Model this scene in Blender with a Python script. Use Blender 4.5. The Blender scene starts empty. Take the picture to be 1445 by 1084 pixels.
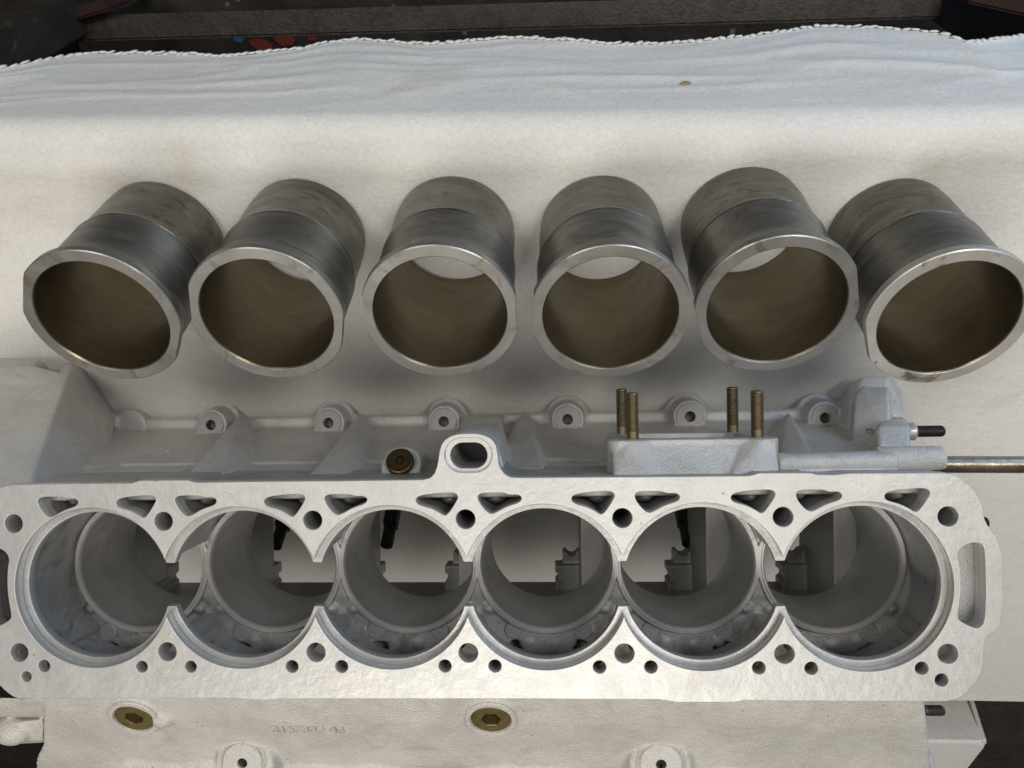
import bpy, bmesh, math, random
import numpy as np
from mathutils import Matrix, Vector, noise as mnoise

random.seed(7)
rng = np.random.default_rng(7)
SC = bpy.context.scene
COL = SC.collection
PI = math.pi

# ------------------------------------------------------------------ camera
# bench frame: Z up, the bench top is Z = 0, the camera hangs CAMH above it
F, CX, CY = 1084.0, 722.5, 542.0          # focal length and centre, in photograph pixels
CAMH = 0.5372
M = np.array([[0.999271, 0.0, 0.038176], [-0.024393, 0.769231, 0.638505], [-0.029366, -0.638971, 0.76867]])
RB = np.array([[0.997984, -0.019112, -0.060514], [0.017636, 0.999536, -0.024846], [0.060961, 0.023729, 0.997858]])
TB = np.array([-0.028982, -0.130884, -0.494221])

cam_data = bpy.data.cameras.new('camera')
cam_data.sensor_fit = 'HORIZONTAL'
cam_data.sensor_width = 36.0
cam_data.lens = 36.0 * F / 1445.0
cam_data.clip_start = 0.01
cam_data.clip_end = 100
cam = bpy.data.objects.new('camera', cam_data)
COL.objects.link(cam)
m4 = Matrix.Identity(4)
for i in range(3):
    for j in range(3):
        m4[i][j] = M[i, j]
m4[2][3] = CAMH
cam.matrix_world = m4
SC.camera = cam

# ------------------------------------------------------------------ room light (indoors: no sky, no sun)
world = bpy.data.worlds.new('World')
SC.world = world
world.use_nodes = True
bg = world.node_tree.nodes['Background']
bg.inputs[0].default_value = (1.0, 0.93, 0.84, 1)
bg.inputs[1].default_value = 0.07

def area(name, loc, target, sx, sy, power, color):
    d = bpy.data.lights.new(name, 'AREA')
    d.shape = 'RECTANGLE'; d.size = sx; d.size_y = sy
    d.energy = power; d.color = color
    o = bpy.data.objects.new(name, d); COL.objects.link(o)
    o.location = loc
    v = Vector(target) - Vector(loc)
    o.rotation_euler = v.to_track_quat('-Z', 'Y').to_euler()
    return o
area('ceiling_lamp', (-0.70, 0.90, 1.25), (-0.1, -0.45, 0.0), 0.6, 0.4, 6.8, (1.0, 0.95, 0.87))
area('ceiling_lamp', (0.80, 0.95, 1.20), (0.1, -0.45, 0.0), 0.6, 0.4, 10.4, (1.0, 0.95, 0.87))
area('ceiling_lamp', (-0.2, -0.25, 2.3), (0.0, -0.45, 0.0), 2.0, 0.6, 28.5, (1.0, 0.945, 0.86))
area('doorway_light', (1.45, 0.90, 0.0), (0.25, -0.25, 0.0), 0.9, 1.2, 13, (0.40, 0.66, 1.0))

SC.view_settings.view_transform = 'Standard'
SC.view_settings.look = 'None'
SC.view_settings.gamma = 1.0
SC.view_settings.exposure = 0.0
SC.view_settings.use_curve_mapping = False
SC.render.engine = 'CYCLES'
SC.cycles.use_denoising = True
SC.cycles.max_bounces = 6
SC.cycles.diffuse_bounces = 4

# ------------------------------------------------------------------ measured-position helpers
def ray(px, py):
    return np.array([(px - CX) / F, -(py - CY) / F, -1.0])
def B(px, py, z):
    """point of the block (deck plane z = 0, z out of the deck) under a photograph pixel"""
    d = RB.T @ ray(px, py); o = -RB.T @ TB
    return o + d * (z - o[2]) / d[2]
def W(px, py, h=0.0):
    """point of the bench frame at height h under a photograph pixel"""
    d = M @ ray(px, py); o = np.array([0, 0, CAMH])
    return o + d * (h - o[2]) / d[2]
def WY(px, py, y):
    d = M @ ray(px, py); o = np.array([0, 0, CAMH])
    return o + d * (y - o[1]) / d[1]
def b2w(X):
    return M @ (RB @ np.asarray(X, float) + TB) + np.array([0, 0, CAMH])
BW = Matrix.Identity(4)
_r = M @ RB; _t = M @ TB + np.array([0, 0, CAMH])
for i in range(3):
    for j in range(3):
        BW[i][j] = _r[i, j]
    BW[i][3] = _t[i]
UPB = (M @ RB).T @ np.array([0, 0, 1.0])      # the world's up, seen from the block

# ------------------------------------------------------------------ materials
def nodes_of(name):
    m = bpy.data.materials.new(name); m.use_nodes = True
    nt = m.node_tree
    return m, nt, nt.nodes, nt.links, nt.nodes['Principled BSDF']
def rgb(c):
    return (c[0], c[1], c[2], 1)
def ramp(nt, fac, stops):
    r = nt.nodes.new('ShaderNodeValToRGB')
    el = r.color_ramp.elements
    while len(el) > 1: el.remove(el[-1])
    el[0].position = stops[0][0]; el[0].color = rgb(stops[0][1])
    for p, c in stops[1:]:
        e = el.new(p); e.color = rgb(c)
    nt.links.new(fac, r.inputs[0])
    return r.outputs[0]
def noise(nt, vec, scale, detail=4, rough=0.55, dist=0.0):
    n = nt.nodes.new('ShaderNodeTexNoise')
    n.inputs['Scale'].default_value = scale; n.inputs['Detail'].default_value = detail
    n.inputs['Roughness'].default_value = rough; n.inputs['Distortion'].default_value = dist
    nt.links.new(vec, n.inputs['Vector'])
    return n.outputs['Fac']
def mix(nt, fac, a, b, mode='MIX'):
    n = nt.nodes.new('ShaderNodeMix'); n.data_type = 'RGBA'; n.blend_type = mode
    for s, v in ((0, fac), (6, a), (7, b)):
        if isinstance(v, (int, float)): n.inputs[s].default_value = v
        elif isinstance(v, tuple): n.inputs[s].default_value = rgb(v)
        else: nt.links.new(v, n.inputs[s])
    return n.outputs[2]
def bump(nt, b, height, strength, dist, prev=None):
    n = nt.nodes.new('ShaderNodeBump')
    n.inputs['Strength'].default_value = strength; n.inputs['Distance'].default_value = dist
    nt.links.new(height, n.inputs['Height'])
    if prev is not None: nt.links.new(prev, n.inputs['Normal'])
    nt.links.new(n.outputs[0], b.inputs['Normal'])
    return n.outputs[0]
def coord(nt, scale=(1, 1, 1), kind='Object'):
    t = nt.nodes.new('ShaderNodeTexCoord')
    mp = nt.nodes.new('ShaderNodeMapping'); mp.inputs['Scale'].default_value = scale
    nt.links.new(t.outputs[kind], mp.inputs[0])
    return mp.outputs[0]
def remap(nt, v, lo, hi):
    n = nt.nodes.new('ShaderNodeMapRange')
    n.inputs[3].default_value = lo; n.inputs[4].default_value = hi
    nt.links.new(v, n.inputs[0])
    return n.outputs[0]

def cast_metal(name, dark, light, metallic, r0, r1, grain=900, gstr=0.35, gdist=0.0006, stain=None, sstops=(0.5, 0.72), pits=False, scratch=False):
    m, nt, N, L, b = nodes_of(name)
    c = coord(nt)
    big = noise(nt, c, 22, 5, 0.6, 0.6)
    col = ramp(nt, big, [(0.3, dark), (0.7, light)])
    fine = noise(nt, c, grain, 3, 0.6)
    col = mix(nt, 0.35, col, ramp(nt, fine, [(0.3, tuple(0.6 * x for x in dark)), (0.7, light)]), 'MIX')
    if stain:
        s = noise(nt, c, 38, 6, 0.65, 1.2)
        f = ramp(nt, s, [(sstops[0], (0, 0, 0)), (sstops[1], (1, 1, 1))])
        col = mix(nt, f, col, stain)
    h = fine
    if pits:
        v = N.new('ShaderNodeTexVoronoi'); v.inputs['Scale'].default_value = 130
        L.new(c, v.inputs['Vector'])
        pm = ramp(nt, v.outputs['Distance'], [(0.0, (1, 1, 1)), (0.06, (1, 1, 1)), (0.1, (0, 0, 0))])
        gate = ramp(nt, noise(nt, c, 60, 2), [(0.56, (0, 0, 0)), (0.6, (1, 1, 1))])
        pf = mix(nt, 1.0, pm, gate, 'MULTIPLY')
        col = mix(nt, pf, col, tuple(0.35 * x for x in dark))
    if scratch:
        mp = N.new('ShaderNodeMapping'); mp.inputs['Scale'].default_value = (18, 900, 60); mp.inputs['Rotation'].default_value = (0, 0, 0.5)
        L.new(c, mp.inputs[0])
        sn = noise(nt, mp.outputs[0], 1.0, 3, 0.6)
        sf = ramp(nt, sn, [(0.60, (0, 0, 0)), (0.72, (1, 1, 1))])
        col = mix(nt, mix(nt, 1.0, sf, (0.35, 0.35, 0.35), 'MULTIPLY'), col, tuple(0.8 * x for x in dark))
        sm_ = noise(nt, c, 12, 5, 0.7, 1.5)
        col = mix(nt, ramp(nt, sm_, [(0.57, (0, 0, 0)), (0.66, (0.45, 0.45, 0.45)), (0.69, (0, 0, 0))]), col, (0.56, 0.54, 0.50))
    L.new(col, b.inputs['Base Color'])
    b.inputs['Metallic'].default_value = metallic
    L.new(remap(nt, noise(nt, c, 60, 4), r0, r1), b.inputs['Roughness'])
    p = bump(nt, b, h, gstr, gdist)
    bump(nt, b, noise(nt, c, 140, 3), 0.25, 0.0015, p)
    return m

MAT = {}
MAT['deck'] = cast_metal('machined_aluminium', (0.58, 0.577, 0.565), (0.71, 0.706, 0.692), 0.5, 0.36, 0.54, 900, 0.22, 0.0003, (0.66, 0.64, 0.60), (0.55, 0.75), pits=True, scratch=True)
MAT['cast'] = cast_metal('cast_aluminium', (0.53, 0.527, 0.52), (0.72, 0.717, 0.71), 0.35, 0.36, 0.54, 900, 0.65, 0.0010, (0.43, 0.42, 0.405), (0.54, 0.80))
MAT['cast_light'] = cast_metal('blasted_aluminium', (0.58, 0.565, 0.535), (0.80, 0.785, 0.75), 0.35, 0.42, 0.62, 800, 0.8, 0.0012, (0.54, 0.52, 0.48), (0.50, 0.75), pits=True)
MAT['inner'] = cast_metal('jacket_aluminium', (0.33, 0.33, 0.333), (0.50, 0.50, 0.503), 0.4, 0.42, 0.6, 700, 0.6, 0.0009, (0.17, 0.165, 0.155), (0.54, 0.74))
MAT['land'] = cast_metal('turned_aluminium', (0.46, 0.46, 0.455), (0.62, 0.615, 0.61), 0.5, 0.32, 0.45, 1500, 0.15, 0.0002)
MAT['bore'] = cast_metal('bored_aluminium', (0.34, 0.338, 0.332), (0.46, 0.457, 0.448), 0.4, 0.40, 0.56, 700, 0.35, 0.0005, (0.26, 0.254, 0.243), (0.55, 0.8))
MAT['brass'] = cast_metal('aged_brass', (0.20, 0.155, 0.07), (0.34, 0.27, 0.13), 0.8, 0.36, 0.55, 900, 0.2, 0.0003, (0.09, 0.06, 0.025), (0.5, 0.75))
MAT['bronze'] = cast_metal('dark_bronze', (0.075, 0.046, 0.018), (0.14, 0.09, 0.036), 0.8, 0.3, 0.48, 900, 0.2, 0.0003)
MAT['stud'] = cast_metal('plated_steel', (0.16, 0.13, 0.075), (0.29, 0.245, 0.15), 0.8, 0.34, 0.5, 900, 0.2, 0.0003, (0.16, 0.08, 0.03), (0.52, 0.75))
MAT['grey_stud'] = cast_metal('grey_steel', (0.17, 0.16, 0.135), (0.33, 0.32, 0.28), 0.8, 0.32, 0.5, 900, 0.2, 0.0003)
MAT['dark_stud'] = cast_metal('oiled_steel', (0.045, 0.042, 0.036), (0.10, 0.092, 0.08), 0.7, 0.38, 0.55, 900, 0.2, 0.0003)
MAT['rod'] = cast_metal('steel_bar', (0.25, 0.215, 0.165), (0.42, 0.37, 0.30), 0.9, 0.25, 0.42, 900, 0.15, 0.0002, (0.17, 0.11, 0.06), (0.55, 0.75))
MAT['black'] = cast_metal('black_paint', (0.008, 0.008, 0.008), (0.016, 0.015, 0.014), 0.0, 0.4, 0.6)
MAT['beam'] = cast_metal('grimy_painted_steel', (0.030, 0.024, 0.019), (0.085, 0.072, 0.058), 0.2, 0.38, 0.6, 400, 0.4, 0.0008, (0.16, 0.15, 0.13), (0.62, 0.78))
MAT['rail'] = cast_metal('worn_steel_rail', (0.040, 0.031, 0.024), (0.105, 0.084, 0.066), 0.3, 0.33, 0.6, 300, 0.5, 0.001, (0.03, 0.022, 0.017), (0.5, 0.7), pits=True)
MAT['red_beam'] = cast_metal('red_oxide_steel', (0.035, 0.016, 0.011), (0.075, 0.036, 0.025), 0.1, 0.4, 0.6, 400, 0.4, 0.0008)

def liner_mat(name, tones, metallic, r0, r1, stain, stops, brush=True):
    m, nt, N, L, b = nodes_of(name)
    c = coord(nt)
    info = N.new('ShaderNodeObjectInfo')
    # every liner has its own staining
    add = N.new('ShaderNodeVectorMath'); add.operation = 'ADD'
    mul = N.new('ShaderNodeVectorMath'); mul.operation = 'SCALE'
    L.new(info.outputs['Location'], mul.inputs[0]); mul.inputs[3].default_value = 37.0
    L.new(c, add.inputs[0]); L.new(mul.outputs[0], add.inputs[1])
    v = add.outputs[0]
    st = N.new('ShaderNodeMapping'); st.inputs['Scale'].default_value = (1, 1, 2.6)
    L.new(v, st.inputs[0])
    big = noise(nt, st.outputs[0], 16, 5, 0.6, 1.6)
    col = ramp(nt, big, [(0.3, tones[0]), (0.52, tones[1]), (0.72, tones[2])])
    s = noise(nt, st.outputs[0], 26, 6, 0.62, 2.2)
    col = mix(nt, ramp(nt, s, [(stops[0], (0, 0, 0)), (stops[1], (1, 1, 1))]), col, stain)
    L.new(col, b.inputs['Base Color'])
    b.inputs['Metallic'].default_value = metallic
    L.new(remap(nt, noise(nt, st.outputs[0], 30, 4), r0, r1), b.inputs['Roughness'])
    br = N.new('ShaderNodeMapping'); br.inputs['Scale'].default_value = (60, 60, 4200)
    L.new(v, br.inputs[0])
    p = bump(nt, b, noise(nt, br.outputs[0], 1.0, 2), 0.16 if brush else 0.08, 0.0003)
    bump(nt, b, noise(nt, v, 700, 3), 0.12, 0.0004, p)
    return m
MAT['l_skirt'] = liner_mat('stained_liner_steel', ((0.105, 0.097, 0.078), (0.158, 0.148, 0.124), (0.225, 0.214, 0.186)), 0.85, 0.24, 0.40, (0.085, 0.066, 0.042), (0.54, 0.66))
MAT['l_barrel'] = liner_mat('grey_liner_steel', ((0.165, 0.156, 0.136), (0.235, 0.226, 0.204), (0.32, 0.312, 0.29)), 0.8, 0.32, 0.50, (0.13, 0.098, 0.06), (0.56, 0.74))
MAT['l_barrel_rust'] = liner_mat('rust_streaked_liner_steel', ((0.155, 0.146, 0.13), (0.215, 0.207, 0.192), (0.29, 0.282, 0.268)), 0.75, 0.26, 0.42, (0.19, 0.085, 0.03), (0.52, 0.70))
MAT['l_flange'] = liner_mat('turned_liner_flange', ((0.31, 0.305, 0.285), (0.385, 0.38, 0.36), (0.47, 0.46, 0.44)), 0.75, 0.30, 0.46, (0.25, 0.205, 0.15), (0.56, 0.70))
MAT['l_flange_glare'] = liner_mat('scuffed_flange_lamp_glare', ((0.50, 0.485, 0.45), (0.62, 0.605, 0.57), (0.74, 0.725, 0.69)), 0.6, 0.34, 0.5, (0.25, 0.2, 0.15), (0.60, 0.68))  # paler copy of the flange steel: the lamp's reflection is put into the colour
MAT['l_bore'] = liner_mat('oily_liner_bore', ((0.175, 0.145, 0.092), (0.205, 0.17, 0.112), (0.245, 0.205, 0.14)), 0.88, 0.24, 0.36, (0.13, 0.095, 0.05), (0.64, 0.9))

def cloth_mat():
    m, nt, N, L, b = nodes_of('white_flannel')
    c = coord(nt)
    col = ramp(nt, noise(nt, c, 7, 5, 0.6, 0.5), [(0.3, (0.745, 0.735, 0.705)), (0.65, (0.82, 0.812, 0.79))])
    s = noise(nt, c, 9, 5, 0.6, 0.8)
    col = mix(nt, ramp(nt, s, [(0.60, (0, 0, 0)), (0.82, (1, 1, 1))]), col, (0.60, 0.535, 0.42))
    w = noise(nt, c, 330, 5, 0.75)
    col = mix(nt, 0.30, col, ramp(nt, w, [(0.32, (0.50, 0.49, 0.46)), (0.68, (0.92, 0.91, 0.89))]))
    L.new(col, b.inputs['Base Color'])
    b.inputs['Roughness'].default_value = 0.95
    b.inputs['Specular IOR Level'].default_value = 0.1
    b.inputs['Sheen Weight'].default_value = 0.25
    p = bump(nt, b, w, 0.55, 0.0014)
    bump(nt, b, noise(nt, c, 60, 4), 0.25, 0.004, p)
    return m
MAT['cloth'] = cloth_mat()
def thread_mat():
    m, nt, N, L, b = nodes_of('white_yarn')
    c = coord(nt)
    L.new(ramp(nt, noise(nt, c, 900, 2), [(0.3, (0.74, 0.73, 0.70)), (0.7, (0.84, 0.83, 0.81))]), b.inputs['Base Color'])
    b.inputs['Roughness'].default_value = 0.9
    return m
MAT['yarn'] = thread_mat()
def floor_mat():
    m, nt, N, L, b = nodes_of('oily_concrete')
    c = coord(nt)
    col = ramp(nt, noise(nt, c, 6, 6, 0.65, 0.4), [(0.3, (0.012, 0.010, 0.008)), (0.6, (0.045, 0.038, 0.03)), (0.8, (0.10, 0.09, 0.072))])
    v = N.new('ShaderNodeTexVoronoi'); v.inputs['Scale'].default_value = 28; L.new(c, v.inputs['Vector'])
    sp = ramp(nt, v.outputs['Distance'], [(0.0, (1, 1, 1)), (0.08, (1, 1, 1)), (0.14, (0, 0, 0))])
    col = mix(nt, sp, col, (0.2, 0.18, 0.15))
    L.new(col, b.inputs['Base Color'])
    L.new(remap(nt, noise(nt, c, 9, 4), 0.3, 0.7), b.inputs['Roughness'])
    bump(nt, b, noise(nt, c, 90, 5), 0.4, 0.004)
    return m
MAT['floor'] = floor_mat()
def plain(name, col, rough=0.6, metallic=0.0):
    return cast_metal(name, tuple(0.8 * x for x in col), col, metallic, rough - 0.08, rough + 0.08, 300, 0.3, 0.0006)
MAT['wood'] = plain('pale_wood', (0.42, 0.30, 0.16))
MAT['red_paint'] = plain('red_paint', (0.22, 0.035, 0.02))
MAT['blue_paint'] = plain('blue_paint', (0.04, 0.12, 0.28))

# ------------------------------------------------------------------ object helpers
def tag(o, label=None, cat=None, group=None, kind=None):
    if label: o['label'] = label
    if cat: o['category'] = cat
    if group: o['group'] = group
    if kind: o['kind'] = kind
    return o
def empty(name, mat=None):
    o = bpy.data.objects.new(name, None); COL.objects.link(o)
    o.empty_display_size = 0.02
    if mat is not None: o.matrix_world = mat
    return o
def finish(me, angle=35):
    me.shade_smooth()
    me.set_sharp_from_angle(angle=math.radians(angle))
def link(name, me, mat, parent=None, matrix=None, angle=35, smooth=True):
    if mat is not None:
        me.materials.clear(); me.materials.append(MAT[mat])
    if smooth: finish(me, angle)
    o = bpy.data.objects.new(name, me); COL.objects.link(o)
    if parent is not None: o.parent = parent
    if matrix is not None: o.matrix_local = matrix
    return o
def mesh_from(bm, name='mesh'):
    bmesh.ops.recalc_face_normals(bm, faces=bm.faces)
    me = bpy.data.meshes.new(name); bm.to_mesh(me); bm.free()
    return me
def hull(bm, pts):
    vs = [bm.verts.new(tuple(p)) for p in pts]
    r = bmesh.ops.convex_hull(bm, input=vs)
    dead = [g for g in r['geom_interior'] if isinstance(g, bmesh.types.BMVert)]
    if dead: bmesh.ops.delete(bm, geom=dead, context='VERTS')
def prism_x(bm, sec, x0, x1):
    hull(bm, [(x0, y, z) for y, z in sec] + [(x1, y, z) for y, z in sec])
def box(bm, a, b):
    hull(bm, [(x, y, z) for x in (a[0], b[0]) for y in (a[1], b[1]) for z in (a[2], b[2])])
def axis_matrix(p, d, ref=(1, 0, 0)):
    """matrix whose local z runs along d, at p"""
    z = Vector(d).normalized(); x = Vector(ref)
    x = (x - z * x.dot(z)).normalized(); y = z.cross(x)
    m = Matrix.Identity(4)
    for i in range(3):
        m[i][0], m[i][1], m[i][2], m[i][3] = x[i], y[i], z[i], p[i]
    return m
def cyl(bm, p, d, r, h, seg=40, r2=None):
    m = axis_matrix(p, d); r2 = r if r2 is None else r2
    pts = []
    for k in range(seg):
        a = 2 * PI * k / seg
        pts.append(m @ Vector((r * math.cos(a), r * math.sin(a), 0)))
        pts.append(m @ Vector((r2 * math.cos(a), r2 * math.sin(a), h)))
    hull(bm, pts)
def ball(bm, p, rx, ry, rz):
    bmesh.ops.create_icosphere(bm, subdivisions=3, radius=1, matrix=Matrix.Translation(tuple(p)) @ Matrix.Diagonal((rx, ry, rz, 1)))
def lathe(profile, seg=96, closed=True, clampx=None, clampy=None):
    """profile = list of (r, z); returns a mesh turned about z"""
    vs, fs = [], []
    n = len(profile)
    for k in range(seg):
        a = 2 * PI * k / seg; c, s = math.cos(a), math.sin(a)
        for r, z in profile:
            x, y = r * c, r * s
            if clampx is not None: x = max(-clampx, min(clampx, x))
            vs.append((x, y, z))
    for k in range(seg):
        k2 = (k + 1) % seg
        for i in range(n if closed else n - 1):
            i2 = (i + 1) % n
            fs.append((k * n + i, k2 * n + i, k2 * n + i2, k * n + i2))
    me = bpy.data.meshes.new('turned'); me.from_pydata(vs, [], fs)
    bm = bmesh.new(); bm.from_mesh(me)
    bmesh.ops.remove_doubles(bm, verts=bm.verts, dist=1e-7)
    bmesh.ops.recalc_face_normals(bm, faces=bm.faces); bm.to_mesh(me); bm.free()
    return me
def evaluated(o):
    dg = bpy.context.evaluated_depsgraph_get(); dg.update()
    me = bpy.data.meshes.new_from_object(o.evaluated_get(dg))
    data = o.data
    bpy.data.objects.remove(o)
    return me
def plate(loops, z0, z1, bevel=0.0):
    """flat plate with holes: the first loop is the rim, the others are openings"""
    cu = bpy.data.curves.new('outline', 'CURVE'); cu.dimensions = '2D'; cu.fill_mode = 'BOTH'
    for li, lp in enumerate(loops):
        lp = np.asarray(lp, float)[:, :2]
        ar = 0.5 * np.sum(lp[:, 0] * np.roll(lp[:, 1], -1) - np.roll(lp[:, 0], -1) * lp[:, 1])
        if (ar > 0) != (li == 0): lp = lp[::-1]
        sp = cu.splines.new('POLY'); sp.points.add(len(lp) - 1); sp.use_cyclic_u = True
        for q, p in zip(sp.points, lp): q.co = (p[0], p[1], 0, 1)
    cu.extrude = (z1 - z0) / 2 - bevel
    cu.bevel_depth = bevel; cu.bevel_resolution = 1
    if bevel: cu.offset = -bevel
    o = bpy.data.objects.new('tmp', cu); COL.objects.link(o)
    me = evaluated(o)
    me.transform(Matrix.Translation((0, 0, (z0 + z1) / 2)))
    return me
def casting(bm, voxel=0.0015, smooth=6, cutter=None):
    me = mesh_from(bm)
    o = bpy.data.objects.new('tmp', me); COL.objects.link(o)
    r = o.modifiers.new('r', 'REMESH'); r.mode = 'VOXEL'; r.voxel_size = voxel
    s = o.modifiers.new('s', 'SMOOTH'); s.factor = 0.5; s.iterations = smooth
    if cutter is not None:
        co = bpy.data.objects.new('cut', mesh_from(cutter)); COL.objects.link(co)
        bo = o.modifiers.new('b', 'BOOLEAN'); bo.operation = 'DIFFERENCE'; bo.object = co; bo.solver = 'MANIFOLD'
        me2 = evaluated(o); bpy.data.objects.remove(co)
        return me2
    return evaluated(o)
def circle(c, r, n=40, a0=0):
    return np.array([(c[0] + r * math.cos(a0 + 2 * PI * k / n), c[1] + r * math.sin(a0 + 2 * PI * k / n)) for k in range(n)])
def offset(lp, d):
    """push a loop outward by d"""
    lp = np.asarray(lp, float)[:, :2]
    ar = 0.5 * np.sum(lp[:, 0] * np.roll(lp[:, 1], -1) - np.roll(lp[:, 0], -1) * lp[:, 1])
    t = np.roll(lp, -1, 0) - np.roll(lp, 1, 0); t /= (np.linalg.norm(t, axis=1)[:, None] + 1e-12)
    n = np.stack([t[:, 1], -t[:, 0]], 1) * (1 if ar > 0 else -1)
    return lp + n * d
def rounded(lp, it=2):
    lp = np.asarray(lp, float)
    for _ in range(it):       # Chaikin corner cutting
        a = 0.75 * lp + 0.25 * np.roll(lp, -1, 0); b = 0.25 * lp + 0.75 * np.roll(lp, -1, 0)
        lp = np.stack([a, b], 1).reshape(-1, lp.shape[1])
    return lp

# ================================================================== SETTING: floor, bench, cloth
YF, YR = -0.202, -0.998         # front (photographer's) and rear edge of the bench
FLOORZ = -0.78
bm = bmesh.new()
hull(bm, [(x, y, z) for x in (-3, 3) for y in (-4, 3) for z in (FLOORZ - 0.05, FLOORZ)])
tag(link('floor', mesh_from(bm), 'floor', smooth=False), kind='structure')

bench = empty('workbench', Matrix.Translation((0, -0.6, FLOORZ)))
tag(bench, 'dark grimy steel workbench frame under the white cloth', 'workbench')
BI = Matrix.Translation((0, 0.6, -FLOORZ))
def bench_part(name, pts, mat='beam', bev=0.003):
    bm = bmesh.new(); hull(bm, pts)
    bmesh.ops.dissolve_limit(bm, angle_limit=0.02, verts=bm.verts, edges=bm.edges)
    bmesh.ops.bevel(bm, geom=list(bm.edges), offset=bev, segments=2, affect='EDGES', clamp_overlap=True)
    return link(name, mesh_from(bm), mat, bench, BI)
def bx(a, b):
    return [(x, y, z) for x in (a[0], b[0]) for y in (a[1], b[1]) for z in (a[2], b[2])]
bench_part('bench_top', bx((-0.95, YR + 0.004, -0.04), (0.95, YF - 0.010, -0.0075)))

def beam_between(p, q, up, w, h, mat):
    """rectangular bar from p to q: w across, h along up"""
    p, q = np.array(p), np.array(q); d = q - p; d /= np.linalg.norm(d)
    up = np.array(up, float); up -= d * (up @ d); up /= np.linalg.norm(up); s = np.cross(d, up)
    return [tuple(e + a * s * w / 2 - b * up * h) for e in (p, q) for a in (-1, 1) for b in (0, 1)]
# lower frame seen under the hem
ZR = -0.52
pl, pr = W(97, 41, ZR), W(1330, 7, ZR)
bench_part('lower_rail', beam_between(pl, pr, (0, 0.25, 1), 0.031, 0.05, 'beam'), 'rail')
pa, pb = W(-60, 72, -0.50), W(152, 6, -0.50)
bench_part('side_rail', beam_between(pa, pb, (0, 0.1, 1), 0.014, 0.07, 'red_beam'), 'red_beam')
pa, pb = W(1372, -8, -0.46), W(1560, 34, -0.46)
bench_part('side_rail', beam_between(pa, pb, (0, 0.1, 1), 0.020, 0.07, 'red_beam'), 'red_beam')
for poly in (((-80, 70), (100, 26), (112, 78), (-80, 130)), ((1322, -30), (1560, -30), (1560, 90), (1400, 90), (1318, 30))):
    bench_part('black_plate', [tuple(W(px, py, -0.56) + np.array([0, 0, dz])) for px, py in poly for dz in (0, -0.006)], 'black', 0.001)  # flat black plates fill the black gaps beside the side rails
for x in (-0.62, 0.72):
    for y in (YF - 0.05, YR + 0.06):
        bench_part('leg', bx((x - 0.025, y - 0.025, FLOORZ), (x + 0.025, y + 0.025, -0.04)))
bench_part('rear_rail', bx((0.66, YR + 0.01, -0.16), (1.2, YR + 0.05, -0.08)))
for (px, py, s, mt) in ((338, 55, 0.010, 'blue_paint'), (370, 63, 0.02, 'red_paint'), (403, 57, 0.018, 'red_paint'), (441, 54, 0.008, 'red_paint'), (1062, 31, 0.006, 'red_paint')):
    c = W(px, py, FLOORZ)
    bm = bmesh.new(); pts = []
    for k in range(9):
        a = 2 * PI * k / 9; rr = s * random.uniform(0.6, 1.2)
        for z in (0.001, 0.004): pts.append((c[0] + rr * math.cos(a), c[1] + rr * 0.7 * math.sin(a), FLOORZ + z))
    hull(bm, pts)
    lab = {338: 'small blue paint fleck on the dark floor', 370: 'left red paint fleck on the dark floor', 403: 'red paint fleck beside the blue fleck on the floor',
           441: 'small red paint fleck close under the dark steel rail', 1062: 'tiny orange-red paint fleck on the dark floor at the right'}[px]
    tag(link('paint_fleck', mesh_from(bm), mt), lab, 'paint fleck')

# steel plate and bar behind the bench, lower right corner of the photograph
bm = bmesh.new()
hull(bm, [tuple(W(px, py, -0.30) + np.array([0, 0, dz])) for px, py in ((1368, 940), (1415, 960), (1560, 1100), (1540, 1190), (1340, 1190), (1330, 1000)) for dz in (0, -0.012)])
tag(link('steel_plate', mesh_from(bm), 'beam'), 'dark speckled steel plate on the floor behind the bench', 'steel plate')

# ---- cloth: one draped sheet
HEM = [(-160, 112), (0, 97), (40, 88), (80, 79), (120, 72), (200, 70), (300, 77), (350, 76), (420, 70), (470, 62), (500, 60), (600, 67), (725, 57),
       (800, 62), (860, 64), (950, 60), (1050, 55), (1150, 42), (1200, 42), (1250, 44), (1320, 50), (1370, 62), (1420, 52), (1445, 47), (1620, 50)]
def smooth_noise(x, seed, fr):
    r = np.random.default_rng(seed); out = 0
    for k in range(5):
        out = out + math.sin(x * fr * (k + 1) * r.uniform(0.7, 1.3) + r.uniform(0, 6.28)) / (k + 1)
    return out
hp = np.array([WY(px, py, YF + 0.012) for px, py in HEM])
def hem_z(x):
    return float(np.interp(x, hp[:, 0], hp[:, 2]))
NX = 420
xs = np.linspace(-0.80, 0.90, NX)
rad = 0.020
rows_top = np.concatenate([np.linspace(YR, YF - rad, 190)])
NF, NH = 8, 46
verts = []
def bumpz(x, y):
    v = 0.0010 * math.sin(9 * x + 3 * y + 1) + 0.0008 * math.sin(17 * y - 6 * x) + 0.0007 * math.sin(23 * x + 14 * y)
    # a soft raised roll where the flannel gathers before the edge
    v += 0.0035 * math.exp(-((y - (YF - 0.03 + 0.004 * math.sin(7 * x))) / 0.014) ** 2)
    return v
def wave(x):
    return 0.0045 * smooth_noise(x, 3, 7.0) * 0.5
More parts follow.
